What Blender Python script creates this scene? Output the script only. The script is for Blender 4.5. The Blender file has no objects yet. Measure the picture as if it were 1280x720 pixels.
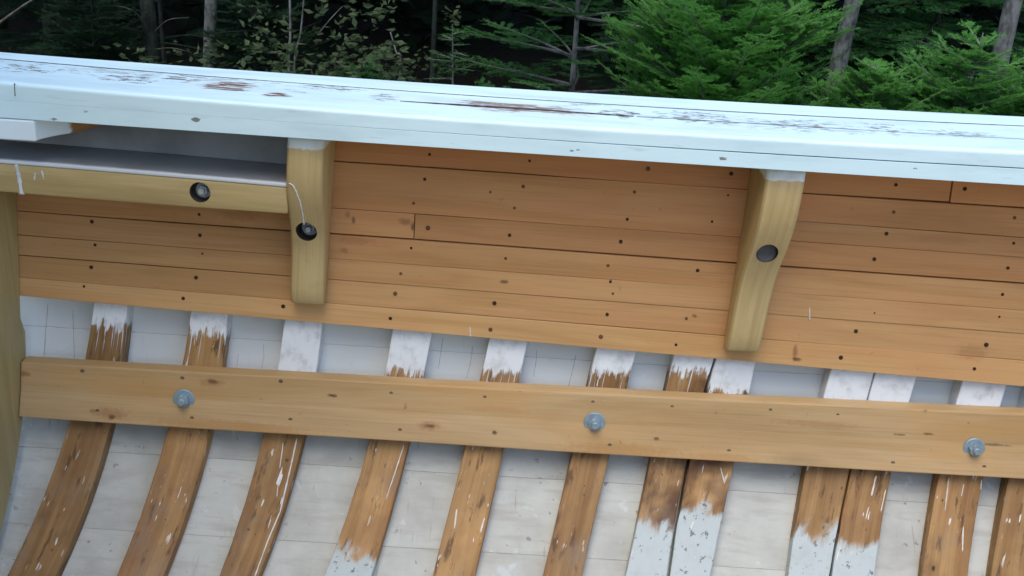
import bpy, bmesh, math, random
import numpy as np
from mathutils import Vector, Matrix, noise as mnoise
random.seed(7); RNG = np.random.default_rng(11)
sc = bpy.context.scene
COL = sc.collection
H = 3.0                                   # eye height above the ground

# ------------------------------------------------------------------ camera
PITCH, ROLL, FPX = math.radians(22), math.radians(3.6), 1372.0
r0 = np.array([1.0, 0, 0]); u0 = np.array([0, math.sin(PITCH), math.cos(PITCH)])
FWD = np.array([0, math.cos(PITCH), -math.sin(PITCH)])
RT = math.cos(ROLL) * r0 + math.sin(ROLL) * u0
UP = -math.sin(ROLL) * r0 + math.cos(ROLL) * u0
cd = bpy.data.cameras.new('camera'); cam = bpy.data.objects.new('camera', cd); COL.objects.link(cam)
M = Matrix(((RT[0], UP[0], -FWD[0], 0), (RT[1], UP[1], -FWD[1], 0), (RT[2], UP[2], -FWD[2], H), (0, 0, 0, 1)))
cam.matrix_world = M
cd.sensor_width = 36; cd.lens = 36 * FPX / 1280; cd.clip_start = 0.02; cd.clip_end = 500
sc.camera = cam

def ray(px, py):
    return RT * (px - 640) / FPX - UP * (py - 360) / FPX + FWD
def hit(px, py, g, t0=0.5, t1=4.0):
    """point where the sight line meets the surface g = 0 (coordinates relative to the eye)"""
    d = ray(px, py); a, b = t0, t1; ga = g(*(d * a))
    for _ in range(60):
        m = (a + b) / 2; gm = g(*(d * m))
        if (gm > 0) == (ga > 0): a = m
        else: b = m
    return d * (a + b) / 2
def at_depth(px, py, Y):
    d = ray(px, py); return d * (Y / d[1])

# ------------------------------------------------------------------ hull shape, relative to the eye
def Lz(z): return 1.76 + (z + .43) * .17
def Fz(z): return Lz(z) + .016 - 1.7 * max(0, -.86 - z) ** 2
def Pz(z): return Fz(z) + .034
gL = lambda x, y, z: y - Lz(z)
gF = lambda x, y, z: y - Fz(z)
YF = 1.62                                  # inner face of the rail

# ------------------------------------------------------------------ object helpers
def tag(o, label=None, cat=None, group=None, kind=None):
    if label: o['label'] = label
    if cat: o['category'] = cat
    if group: o['group'] = group
    if kind: o['kind'] = kind
    return o
def empty(name, loc, label=None, cat=None, group=None):
    o = bpy.data.objects.new(name, None); COL.objects.link(o); o.location = loc; o.empty_display_size = .1
    return tag(o, label, cat, group)
def link(name, me, mat, parent=None, bevel=0, label=None, smooth=False):
    """mesh in world coordinates; parents are never rotated"""
    o = bpy.data.objects.new(name, me); COL.objects.link(o)
    if mat is not None and not me.materials: me.materials.append(mat)
    if parent is not None:
        o.parent = parent
        p = Vector((0, 0, 0)); q = parent
        while q: p += q.location; q = q.parent
        o.location = -p
    if smooth:
        me.polygons.foreach_set('use_smooth', [True] * len(me.polygons))
    if bevel:
        b = o.modifiers.new('bevel', 'BEVEL'); b.width = bevel; b.segments = 2; b.limit_method = 'ANGLE'; b.angle_limit = math.radians(40)
    if label: o['label'] = label
    return o
def mesh_of(name, V, F, uv=None):
    me = bpy.data.meshes.new(name); me.from_pydata([tuple(v) for v in V], [], F)
    if uv is not None:
        l = me.uv_layers.new(name='UVMap')
        vals = []
        for p in F_iter(me): vals.extend(uv(p[0], p[1]))
        l.data.foreach_set('uv', vals)
    me.update(); return me
def F_iter(me):
    for p in me.polygons:
        for vi in p.vertices: yield p.index, vi
def sweep(name, rings, mat, parent, bevel=0, label=None, smooth=False, closed=True, s=None, link_it=True):
    """loft through equal rings of points (relative to the eye). UV = metres along, metres round."""
    n, k = len(rings), len(rings[0]); R = np.array(rings, float); R[:, :, 2] += H
    mid = R.mean(1)
    if s is None:
        s = np.concatenate([[0], np.cumsum(np.linalg.norm(np.diff(mid, axis=0), axis=1))])
    seg = np.linalg.norm(np.diff(np.concatenate([R[n // 2], R[n // 2][:1]]), axis=0), axis=1)
    t = np.concatenate([[0], np.cumsum(seg)])
    V = R.reshape(-1, 3); F = []; UV = []
    kk = k if closed else k - 1
    for i in range(n - 1):
        for j in range(kk):
            j2 = (j + 1) % k
            F.append((i * k + j, i * k + j2, (i + 1) * k + j2, (i + 1) * k + j))
            UV += [(s[i], t[j]), (s[i], t[j + 1]), (s[i + 1], t[j + 1]), (s[i + 1], t[j])]
    if closed:
        F.append(tuple(reversed(range(k)))); UV += [(s[0] + .01 * q, t[q]) for q in reversed(range(k))]
        F.append(tuple((n - 1) * k + j for j in range(k))); UV += [(s[-1] + .01 * q, t[q]) for q in range(k)]
    me = bpy.data.meshes.new(name); me.from_pydata([tuple(v) for v in V], [], F)
    l = me.uv_layers.new(name='UVMap'); l.data.foreach_set('uv', [c for u in UV for c in u])
    bm = bmesh.new(); bm.from_mesh(me); bmesh.ops.recalc_face_normals(bm, faces=bm.faces); bm.to_mesh(me); bm.free()
    me.update()
    return link(name, me, mat, parent, bevel, label, smooth) if link_it else me
def lathe_mesh(name, prof, axis_o, axis_d, seg=20, upv=(0, 0, 1), faces6=None):
    """prof: (radius, height along axis) ; solid of revolution"""
    d = Vector(axis_d).normalized(); a = d.orthogonal().normalized(); b = d.cross(a)
    V, F = [], []
    for (r, h, sg) in prof:
        for i in range(seg):
            ang = 2 * math.pi * i / seg
            rr = r
            if sg == 6:
                q = (ang % (math.pi / 3)) - math.pi / 6; rr = r * math.cos(math.pi / 6) / math.cos(q)
            V.append(Vector(axis_o) + d * h + (a * math.cos(ang) + b * math.sin(ang)) * rr)
    for i in range(len(prof) - 1):
        for j in range(seg):
            F.append((i * seg + j, i * seg + (j + 1) % seg, (i + 1) * seg + (j + 1) % seg, (i + 1) * seg + j))
    F.append(tuple(range(seg))); F.append(tuple((len(prof) - 1) * seg + j for j in range(seg)))
    me = bpy.data.meshes.new(name); me.from_pydata([(v[0], v[1], v[2] + H) for v in V], [], F)
    bm = bmesh.new(); bm.from_mesh(me); bmesh.ops.recalc_face_normals(bm, faces=bm.faces); bm.to_mesh(me); bm.free()
    return me

# ------------------------------------------------------------------ node helper
class NT:
    def __init__(s, name):
        s.m = bpy.data.materials.new(name); s.m.use_nodes = True; s.t = s.m.node_tree
        s.b = s.t.nodes['Principled BSDF']
    def n(s, typ, **kw):
        x = s.t.nodes.new(typ)
        for k, v in kw.items(): setattr(x, k, v)
        return x
    def put(s, sock, v):
        if isinstance(v, bpy.types.NodeSocket): s.t.links.new(v, sock)
        elif isinstance(v, (tuple, list)) and sock.type == 'RGBA': sock.default_value = (*v[:3], 1)
        else: sock.default_value = v
    def math(s, op, a, b=0.0, c=0.0, clamp=False):
        x = s.n('ShaderNodeMath', operation=op, use_clamp=clamp)
        s.put(x.inputs[0], a); s.put(x.inputs[1], b); s.put(x.inputs[2], c); return x.outputs[0]
    def mix(s, f, a, b, mode='MIX'):
        x = s.n('ShaderNodeMix', data_type='RGBA', blend_type=mode, clamp_factor=True)
        s.put(x.inputs[0], f); s.put(x.inputs[6], a); s.put(x.inputs[7], b); return x.outputs[2]
    def vec(s, op, a, b=(0, 0, 0)):
        x = s.n('ShaderNodeVectorMath', operation=op); s.put(x.inputs[0], a); s.put(x.inputs[1], b); return x.outputs[0]
    def noise(s, v, scale=1, detail=3, rough=.55, dist=0):
        x = s.n('ShaderNodeTexNoise'); s.put(x.inputs['Vector'], v); x.inputs['Scale'].default_value = scale
        x.inputs['Detail'].default_value = detail; x.inputs['Roughness'].default_value = rough; x.inputs['Distortion'].default_value = dist
        return x.outputs['Fac']
    def vor(s, v, scale=1, feature='F1'):
        x = s.n('ShaderNodeTexVoronoi', feature=feature); s.put(x.inputs['Vector'], v); x.inputs['Scale'].default_value = scale; return x
    def ss(s, v, lo, hi):
        x = s.n('ShaderNodeMapRange', interpolation_type='SMOOTHSTEP', clamp=True)
        s.put(x.inputs[0], v); s.put(x.inputs[1], lo); s.put(x.inputs[2], hi); return x.outputs[0]
    def sep(s, v):
        x = s.n('ShaderNodeSeparateXYZ'); s.put(x.inputs[0], v); return x.outputs
    def comb(s, a, b, c=0.0):
        x = s.n('ShaderNodeCombineXYZ'); s.put(x.inputs[0], a); s.put(x.inputs[1], b); s.put(x.inputs[2], c); return x.outputs[0]
    def uv(s): return s.n('ShaderNodeUVMap').outputs[0]
    def rnd(s): return s.n('ShaderNodeObjectInfo').outputs['Random']
    def obj(s): return s.n('ShaderNodeTexCoord').outputs['Object']
    def prop(s, name):
        x = s.n('ShaderNodeAttribute', attribute_type='OBJECT', attribute_name=name); return x.outputs['Fac']
    def bump(s, h, strength=.3, dist=.002, normal=None):
        x = s.n('ShaderNodeBump'); s.put(x.inputs['Height'], h); x.inputs['Strength'].default_value = strength; x.inputs['Distance'].default_value = dist
        return x.outputs[0]
    def fin(s, col, rough=.6, bump=None, spec=.3):
        s.put(s.b.inputs['Base Color'], col); s.put(s.b.inputs['Roughness'], rough); s.b.inputs['Specular IOR Level'].default_value = spec
        if bump is not None: s.t.links.new(bump, s.b.inputs['Normal'])
        return s.m

def wood_color(N, light, dark, red=None, knots=1.0, var=.25, ring=16, kf=(2.6, 8.5), kp=.6):
    """returns colour socket, fibre height socket and the (s,t) vector"""
    uv = N.uv(); r = N.rnd()
    off = N.comb(N.math('MULTIPLY', r, 37.3), N.math('MULTIPLY', r, 91.7))
    p = N.vec('ADD', uv, off)
    a = N.sep(p)
    rings = N.noise(N.comb(N.math('MULTIPLY', a[0], 1.1), N.math('MULTIPLY', a[1], ring)), 1.6, 4, .6, .8)
    fib = N.noise(N.comb(N.math('MULTIPLY', a[0], 5.0), N.math('MULTIPLY', a[1], 260.0)), 1.0, 3, .6)
    big = N.noise(N.comb(N.math('MULTIPLY', a[0], 1.3), N.math('MULTIPLY', a[1], 5)), 2.0, 3, .55)
    f = N.ss(rings, .35, .68)
    col = N.mix(f, light, dark)
    col = N.mix(N.math('MULTIPLY', N.ss(fib, .45, .8), .4), col, tuple(c * .62 for c in dark))
    if red is not None:
        col = N.mix(N.math('MULTIPLY', N.ss(big, .5, .75), .6), col, red)
    if knots:
        v = N.vor(N.comb(N.math('MULTIPLY', a[0], kf[0]), N.math('MULTIPLY', a[1], kf[1])), 1.0)
        pick = N.math('GREATER_THAN', N.sep(v.outputs['Color'])[0], kp)
        wob = N.math('ADD', v.outputs['Distance'], N.math('MULTIPLY', N.math('SUBTRACT', N.noise(p, 60, 3), .5), .06))
        halo = N.math('MULTIPLY', N.math('SUBTRACT', 1.0, N.ss(wob, .03, .2)), pick)
        core = N.math('MULTIPLY', N.math('SUBTRACT', 1.0, N.ss(wob, .025, .06)), pick)
        col = N.mix(N.math('MULTIPLY', halo, .35 * knots), col, tuple(c * .5 for c in dark))
        col = N.mix(N.math('MULTIPLY', core, .8 * knots), col, (.05, .022, .01))
    gain = N.math('ADD', 1 - var / 2, N.math('MULTIPLY', N.math('FRACT', N.math('MULTIPLY', r, 7.77)), var))
    mot = N.math('ADD', .78, N.math('MULTIPLY', big, .44))
    g = N.math('MULTIPLY', gain, mot)
    col = N.mix(1.0, col, N.comb(g, g, g), 'MULTIPLY')
    return col, fib, p

def add_spots(N, col, spots):
    """knots and stains with a place of their own: (x, z, rx, rz, strength, colour), world metres"""
    a = N.sep(N.obj()); wob = N.math('MULTIPLY', N.math('SUBTRACT', N.noise(N.obj(), 130, 3), .5), 1.3)
    for x, z, rx, rz, st, c in spots:
        dx = N.math('DIVIDE', N.math('SUBTRACT', a[0], x), rx); dz = N.math('DIVIDE', N.math('SUBTRACT', a[2], z), rz)
        d = N.math('ADD', N.math('SQRT', N.math('ADD', N.math('MULTIPLY', dx, dx), N.math('MULTIPLY', dz, dz))), wob)
        col = N.mix(N.math('MULTIPLY', N.math('SUBTRACT', 1.0, N.ss(d, .3, 1.15)), st), col, c)
    return col
def px_spots(lst, g):
    out = []
    for px, py, w, h, st, c in lst:
        P = hit(px, py, g); k = P @ FWD / FPX; out.append((float(P[0]), float(P[2] + H), w * k, h * k, st, c))
    return out
DK, OR_, RD = (.045, .02, .01), (.36, .17, .045), (.26, .10, .04)
def mat_wood(name, light, dark, red=None, knots=1.0, var=.25, ring=16, rough=.55, spots=.25, marks=()):
    N = NT(name); col, fib, p = wood_color(N, light, dark, red, knots, var, ring)
    col = N.mix(N.prop('shade_red'), col, N.mix(1.0, col, (.84, .60, .48), 'MULTIPLY'))  # redder boards, with shade under the rail put into the colour
    col = add_spots(N, col, marks)
    st = N.noise(p, 45, 4, .6)
    col = N.mix(N.math('MULTIPLY', N.ss(st, .66, .76), spots), col, (.07, .045, .025))
    return N.fin(col, rough, N.bump(fib, .35, .0006))

def mat_frame():
    """steam-bent rib: bare orange wood, white paint left at the top and, on some, at the bottom"""
    N = NT('rib_wood_and_paint')
    col, fib, p = wood_color(N, (.41, .24, .095), (.28, .145, .05), (.24, .10, .035), 1.3, .35, 26, (9, 14), .5)
    st = N.noise(N.comb(N.math('MULTIPLY', N.sep(p)[0], 14), N.math('MULTIPLY', N.sep(p)[1], 60)), 1, 4, .65)
    col = N.mix(N.math('MULTIPLY', N.ss(st, .56, .66), .75), col, (.075, .04, .02))
    st2 = N.noise(N.comb(N.math('MULTIPLY', N.sep(p)[0], 45), N.math('MULTIPLY', N.sep(p)[1], 60)), 1, 3, .6)
    col = N.mix(N.math('MULTIPLY', N.ss(st2, .66, .72), .8), col, (.05, .03, .018))
    grey = N.noise(p, 9, 4, .6)
    sx = N.sep(N.uv())[0]
    dk = N.math('MULTIPLY', N.prop('stain'), N.ss(N.noise(p, 11, 3, .6), .36, .6))
    col = N.mix(dk, col, (.085, .035, .016))
    col = N.mix(N.math('MULTIPLY', N.ss(N.math('ADD', grey, N.math('MULTIPLY', sx, .25)), .60, .85), .55), col, (.235, .18, .13))
    a = N.sep(p)
    st1 = N.noise(N.comb(N.math('MULTIPLY', a[0], 11), N.math('MULTIPLY', a[1], 105)), 1, 4, .65, .6)
    bl = N.noise(p, 38, 3, .6)
    f = N.math('ADD', N.math('MULTIPLY', st1, .75), N.math('MULTIPLY', bl, .4))
    top = N.ss(N.math('ADD', f, N.math('MULTIPLY', N.math('SUBTRACT', N.prop('paint_end'), sx), 9.0)), 0.5, .60)
    dr = N.noise(N.comb(N.math('MULTIPLY', a[0], 3), N.math('MULTIPLY', a[1], 210)), 1, 2, .5)
    dr = N.math('MULTIPLY', N.ss(dr, .60, .64), N.math('SUBTRACT', 1.0, N.ss(N.math('SUBTRACT', sx, N.prop('paint_end')), .02, .06)))
    top = N.math('MAXIMUM', top, N.math('MULTIPLY', dr, .9))
    g1 = N.noise(N.comb(N.math('MULTIPLY', a[0], 13), N.math('MULTIPLY', a[1], 40)), 1, 5, .68, .5); g2 = N.noise(p, 13, 2, .5)
    f2 = N.math('ADD', N.math('MULTIPLY', g1, .6), N.math('MULTIPLY', g2, .7))
    bot = N.ss(N.math('ADD', f2, N.math('MULTIPLY', N.math('SUBTRACT', sx, N.prop('paint_start')), 7.0)), 0.56, .76)
    spl = N.noise(N.comb(N.math('MULTIPLY', a[0], 26), N.math('MULTIPLY', a[1], 120)), 1, 2, .5)
    spl = N.math('MULTIPLY', N.ss(spl, .665, .70), N.ss(N.noise(p, 6, 2), .42, .56))
    chips = N.ss(N.noise(p, 75, 4, .65), .60, .64)
    dirt = N.noise(p, 30, 4, .6)
    wcol = N.mix(N.ss(dirt, .45, .75), (.74, .755, .75), (.52, .52, .50))
    col = N.mix(top, col, wcol); col = N.mix(bot, col, N.mix(N.math('MULTIPLY', chips, .8), N.mix(.8, wcol, (.38, .43, .41)), (.10, .115, .11))); col = N.mix(spl, col, (.66, .64, .58))
    hgt = N.math('ADD', N.math('MULTIPLY', N.math('MAXIMUM', top, bot), .6), N.math('MULTIPLY', fib, .4))
    return N.fin(col, .65, N.bump(N.math('ADD', hgt, N.math('MULTIPLY', st, .6)), .8, .0016))

def mat_hull():
    N = NT('hull_white_paint')
    uv = N.uv(); r = N.rnd()
    p = N.vec('ADD', uv, N.comb(N.math('MULTIPLY', r, 31.0), N.math('MULTIPLY', r, 57.0))); a = N.sep(p)
    d = N.noise(p, 7, 5, .6); d2 = N.noise(N.comb(N.math('MULTIPLY', a[0], 6), N.math('MULTIPLY', a[1], 30)), 1.4, 4, .6)
    col = N.mix(N.ss(d, .38, .72), (.49, .49, .435), (.375, .365, .32))
    col = N.mix(N.math('MULTIPLY', N.ss(d2, .48, .68), .5), col, (.34, .31, .27))
    run = N.noise(N.comb(N.math('MULTIPLY', a[0], 110), N.math('MULTIPLY', a[1], 9)), 1, 3, .6)
    runm = N.math('MULTIPLY', N.ss(run, .60, .70), N.ss(N.noise(p, 8, 2), .47, .58))
    col = N.mix(N.math('MULTIPLY', runm, .55), col, (.24, .2, .17))
    fl = N.noise(p, 60, 3, .6)
    col = N.mix(N.math('MULTIPLY', N.math('MULTIPLY', N.ss(fl, .64, .69), N.ss(N.noise(p, 5, 2), .44, .56)), .65), col, (.15, .14, .13))
    hl = N.noise(N.comb(N.math('MULTIPLY', a[0], 8), N.math('MULTIPLY', a[1], 150)), 1, 2, .5)
    col = N.mix(N.math('MULTIPLY', N.ss(hl, .66, .72), .3), col, (.3, .29, .28))
    pk = N.ss(N.noise(p, 20, 3), .64, .7)
    col = N.mix(N.math('MULTIPLY', pk, .5), col, (.57, .59, .59))
    col = N.mix(N.math('MULTIPLY', N.prop('clean'), .75), col, (.80, .81, .77))
    h = N.math('ADD', N.math('MULTIPLY', d2, .5), N.math('MULTIPLY', pk, .5))
    return N.fin(col, .55, N.bump(h, .5, .0015))

def mat_rail(name, patches, frontdirt=.3, ax=1):
    """old gloss white; patches: (x, y, rx, ry, strength, brown) in rail coordinates"""
    N = NT(name); o = N.obj(); a = N.sep(o)
    p2 = N.vec('MULTIPLY', o, (1, 1, 1))
    base = N.mix(N.ss(N.noise(N.vec('MULTIPLY', o, (2.5, 14, 14)), 2, 4, .6), .4, .75), (.65, .82, .84), (.54, .69, .71))
    sm = N.noise(N.vec('MULTIPLY', o, (9, 60, 60)), 1, 3, .6)
    base = N.mix(N.math('MULTIPLY', N.ss(sm, .62, .74), frontdirt), base, (.40, .43, .44))
    flake = N.noise(N.vec('MULTIPLY', o, (.6, 2.0, 2.0)), 70, 4, .65, .6)
    streak = N.noise(N.vec('MULTIPLY', o, (6, 95, 20)), 1.5, 4, .65)
    wob = N.noise(o, 16, 3)
    for i, (x, y, rx, ry, st, br) in enumerate(patches):
        dx = N.math('DIVIDE', N.math('SUBTRACT', a[0], x), rx); dy = N.math('DIVIDE', N.math('SUBTRACT', a[ax], y), ry)
        dd = N.math('SQRT', N.math('ADD', N.math('MULTIPLY', dx, dx), N.math('MULTIPLY', dy, dy)))
        zone = N.math('SUBTRACT', 1.0, N.ss(N.math('ADD', dd, N.math('MULTIPLY', N.math('SUBTRACT', wob, .5), .9)), .35, 1.05))
        src = N.math('MULTIPLY', N.math('ADD', N.math('MULTIPLY', streak, 1.3), N.math('MULTIPLY', flake, .7)), .5) if br > .6 else flake
        m = N.math('MULTIPLY', N.ss(N.math('ADD', src, N.math('MULTIPLY', zone, .13 if br < .6 else .17)), .625, .66), N.math('MULTIPLY', N.ss(zone, .05, .35), st))
        c = (.17, .09, .055) if br > .6 else (.17, .155, .13)
        if br > .6:
            base = N.mix(N.math('MULTIPLY', zone, .35), base, (.52, .47, .43))
        base = N.mix(m, base, c)
    h = N.noise(N.vec('MULTIPLY', o, (12, 90, 90)), 1, 4)
    return N.fin(base, N.math('ADD', .36, N.math('MULTIPLY', sm, .25)), N.bump(h, .25, .001), .4)

def mat_plain(name, c, rough=.6, metal=0, mottle=.3, scale=40, spec=.3, c2=None):
    N = NT(name); n = N.noise(N.obj(), scale, 4, .6)
    col = N.mix(N.math('MULTIPLY', N.ss(n, .4, .7), mottle), c, c2 or tuple(x * .45 for x in c))
    N.b.inputs['Metallic'].default_value = metal
    return N.fin(col, rough, N.bump(n, .2, .001), spec)

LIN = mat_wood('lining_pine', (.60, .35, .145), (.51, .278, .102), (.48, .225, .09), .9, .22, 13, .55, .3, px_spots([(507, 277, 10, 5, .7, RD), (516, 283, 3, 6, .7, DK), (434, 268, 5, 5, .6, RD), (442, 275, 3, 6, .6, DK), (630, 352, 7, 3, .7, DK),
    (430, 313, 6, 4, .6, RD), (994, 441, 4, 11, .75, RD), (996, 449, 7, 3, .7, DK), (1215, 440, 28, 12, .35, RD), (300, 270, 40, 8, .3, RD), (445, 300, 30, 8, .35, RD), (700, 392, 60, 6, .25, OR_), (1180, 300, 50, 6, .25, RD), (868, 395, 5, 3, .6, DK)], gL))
STR = mat_wood('stringer_pine', (.50, .335, .165), (.42, .26, .11), (.45, .24, .08), 1.2, .05, 9, .5, .5, px_spots([(415, 494, 6, 2.5, .9, DK), (538, 532, 8, 2.5, .9, DK), (536, 532, 16, 6, .5, RD), (266, 477, 8, 3, .8, DK), (265, 478, 20, 6, .4, RD), (140, 521, 5, 3, .9, DK), (140, 517, 26, 8, .5, RD), (116, 513, 6, 3, .6, RD),
    (1160, 542, 8, 2, .6, DK), (1124, 543, 8, 2, .6, DK), (1245, 556, 22, 2, .6, DK), (618, 541, 4, 2, .7, DK), (820, 548, 5, 2.5, .7, DK), (780, 562, 90, 9, .5, OR_), (300, 533, 120, 7, .45, OR_), (900, 572, 60, 6, .4, OR_), (32, 467, 9, 4, .7, RD), (1020, 530, 60, 5, .3, RD), (620, 512, 50, 6, .25, OR_)], lambda x, y, z: y - (Fz(z) - .027)))
KNEE = mat_wood('varnished_knee_wood', (.51, .375, .17), (.40, .278, .115), (.33, .23, .105), .6, .1, 13, .42, .3)
KNEE_END = mat_plain('knee_white_primer', (.56, .57, .55), .6, 0, .6, 30)
FRAME = mat_frame(); HULL = mat_hull()
BULK = mat_wood('bulkhead_varnished_panel', (.47, .38, .175), (.37, .28, .115), None, .2, .1, 10, .45, .2)
GREY = mat_plain('grey_shelf_paint', (.27, .265, .27), .6, 0, .5, 9)
PRIMER = mat_plain('white_primer', (.60, .61, .62), .6, 0, .4, 30)
GALV = mat_plain('galvanised_steel', (.30, .385, .43), .55, .35, .5, 60, .4, (.16, .22, .26))
IRON = mat_plain('dark_iron_nail', (.06, .03, .018), .85, .0, .6, 90, .08)
RUST = mat_plain('rusty_brown_nail', (.15, .075, .04), .85, .0, .7, 90, .08)
HOLE = mat_plain('tarred_bolt_hole', (.05, .04, .03), .75, 0, .4, 60)
BOLT = mat_plain('bolt_end_steel', (.46, .46, .45), .5, .2, .5, 80, .4)
PLUG = mat_plain('grey_bolt_plug', (.10, .095, .09), .7, 0, .5, 50)
SCREWM = mat_plain('dull_screw_head', (.17, .12, .075), .8, .0, .6, 90, .1)
PAINT = mat_plain('white_paint_run', (.66, .65, .60), .5, 0, .25, 40)

# ------------------------------------------------------------------ the boat
boat = empty('wooden_boat', (0, 1.3, .9), 'wooden boat hull with white painted rail, pine lining and half stripped ribs', 'boat')
X0, X1 = -1.25, 1.75
xb = hit(24, 320, gL)[0]                       # bulkhead plane
def fit(pts, g, deg=2):
    """pixel polyline on a surface -> z(x)"""
    P = np.array([hit(a, b, g) for a, b in pts]); c = np.polyfit(P[:, 0], P[:, 2], deg); return lambda x: float(np.polyval(c, x))
def seam(y0, y1, g): return fit([(q, y0 + (y1 - y0) * q / 1280) for q in range(0, 1281, 160)], g, 1)
def curve(pts, g):
    a = np.array(pts, float); c = np.polyfit(a[:, 0], a[:, 1], 2)
    return fit([(q, np.polyval(c, q)) for q in range(0, 1281, 160)], g, 2)

def run_on(name, pts, g, w, parent, mat=PAINT, lift=.0008):
    R = []
    P = [hit(a, b, g) for a, b in pts]
    Q = []
    for i in range(len(P) - 1):
        for t in np.linspace(0, 1, 8, endpoint=False): Q.append(P[i] * (1 - t) + P[i + 1] * t)
    Q.append(P[-1])
    for i, c in enumerate(Q):
        hw = w * (.6 + .6 * random.random()) * (.5 if i == 0 else 1); hw = max(hw, .0004)
        R.append([(c[0] - hw, c[1] + .001, c[2]), (c[0] - hw * .5, c[1] - lift, c[2]), (c[0] + hw * .5, c[1] - lift, c[2]), (c[0] + hw, c[1] + .001, c[2])])
    return sweep(name, R, mat, parent, smooth=True)
# --- cap rail
gY = lambda x, y, z: y - YF
zb = curve([(0, 147), (360, 172), (420, 176), (860, 205), (1280, 232)], gY)     # lower inner edge
zt = curve([(0, 102), (420, 137), (860, 167), (1280, 189)], gY)                 # upper inner edge
gtop = lambda x, y, z: z - zt(x)
def ycurve(pts):
    a = np.array(pts, float); c = np.polyfit(a[:, 0], a[:, 1], 2)
    P = np.array([hit(q, np.polyval(c, q), gtop, .5, 6) for q in range(0, 1281, 160)]); k = np.polyfit(P[:, 0], P[:, 1], 2)
    return lambda x: float(np.polyval(k, x))
yb = ycurve([(0, 66), (420, 97), (860, 125), (1280, 147)])
ys = ycurve([(0, 74.5), (440, 107), (860, 139), (1280, 157)])
XS = np.linspace(X0, X1, 46)
def wob(x, k, amp): return amp * mnoise.noise(Vector((x * 2.3, k * 9.1, 0)))
def toppatch(px, py, w, h, st, br):
    c = hit(px, py, gtop, .5, 6); e = hit(px + w, py + w * .068, gtop, .5, 6); f = hit(px, py - h, gtop, .5, 6)
    return (float(c[0]), float(c[1]), abs(float(e[0] - c[0])), abs(float(f[1] - c[1])) * 1.35, st, br)
patches = [toppatch(230, 96, 260, 8, .45, .2), toppatch(980, 156, 300, 8, .35, .2), toppatch(35, 86, 48, 6, 1, .2), toppatch(160, 98, 55, 6, .9, .2), toppatch(285, 108, 45, 6, 1, 1), toppatch(345, 119, 26, 3, 1, 1),
           toppatch(480, 122, 30, 5, .8, .2), toppatch(640, 134, 120, 7, .85, 1), toppatch(775, 142, 40, 5, 1, .2), toppatch(870, 147, 70, 7, .8, .2),
           toppatch(425, 111, 45, 3, .8, .2), toppatch(225, 98, 30, 4, .9, .2), toppatch(740, 131, 40, 3, .6, .2), toppatch(1100, 160, 40, 5, .8, .2), toppatch(1000, 156, 70, 6, .7, .2), toppatch(1200, 167, 60, 5, .6, .2)]
RAIL = mat_rail('rail_peeling_white_paint', patches)
RAIL2 = mat_rail('rail_white_paint', [])
def frontpatch(px, py, w, h):
    c = at_depth(px, py, YF); return (float(c[0]), float(c[2] + H), w, h, .9, .2)
RAIL3 = mat_rail('rail_front_scuffed_paint', [frontpatch(px, py, random.uniform(.008, .013), .005) for px, py in [(68, 150), (106, 139), (243, 149), (526, 173), (718, 187), (905, 198), (1145, 212)]], .45, 2)
def rail_board(name, ring_fn, mat, label=None, bevel=.003):
    return sweep(name, [ring_fn(x) for x in XS], mat, boat, bevel, label)
g_ = lambda x: .00008 + .0009 * max(0, min(1, (x + .35) / .7))                   # the front seam opens to the right
zm = lambda x: zt(x) * .5 + zb(x) * .5
def ring_cap(x):
    w = wob(x, 1, .0012); a, b, c = zt(x), zm(x), ys(x) - .0016
    pts = [(x, YF + w, b + g_(x))]
    for q in range(6):                                                          # eased upper edge
        an = math.pi / 2 * q / 5; pts.append((x, YF + w + .006 * (1 - math.cos(an)), a - .006 * (1 - math.sin(an)) + wob(x, 2, .0008)))
    pts += [(x, c, a + wob(x, 3, .0006)), (x, c, b + g_(x))]
    return pts
rail = rail_board('cap_rail', ring_cap, RAIL, 'broad white rail cap with peeling paint and a long dark crack', 0)
def ring_outer(x):
    a = zt(x) + .0015
    return [(x, ys(x) + .0012, a - .035), (x, ys(x) + .0012, a + wob(x, 5, .0006)), (x, yb(x), a + wob(x, 6, .0006)), (x, yb(x), a - .035)]
rail_board('outer_rail_strip', ring_outer, RAIL2, None, .0012)
def ring_fascia(x):
    w = wob(x, 1, .0012) + .0001
    return [(x, YF + w, zb(x)), (x, YF + w, zm(x) - g_(x)), (x, ys(x) - .03, zm(x) - g_(x)), (x, ys(x) - .03, zb(x))]
rail_board('rail_fascia', ring_fascia, RAIL3, None, .0006)
# long crack: a dark open split with ragged sides standing a hair above the paint
ck = [(500, 126.6), (560, 130.5), (620, 134.3), (680, 138.2), (740, 142.4), (792, 146)]
R = []
for i in range(41):
    q = 500 + 292 * i / 40; y = np.interp(q, [c[0] for c in ck], [c[1] for c in ck])
    P = hit(q, y, gtop, .5, 6); hw = (.0008 + .0030 * math.sin(math.pi * (i / 40) ** .8)) * (.6 + .8 * random.random())
    if i in (0, 40): hw = .0003
    zz = zt(P[0]) + .0012 + wob(P[0], 2, .0008)
    R.append([(P[0], P[1] - hw, zz), (P[0], P[1] + hw, zz), (P[0], P[1] + hw, zz - .004), (P[0], P[1] - hw, zz - .004)])
CRK = mat_plain('dark_split_wood', (.06, .045, .04), .9, 0, .6, 60, .1, (.16, .10, .075))
sweep('crack', R, CRK, rail)
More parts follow.
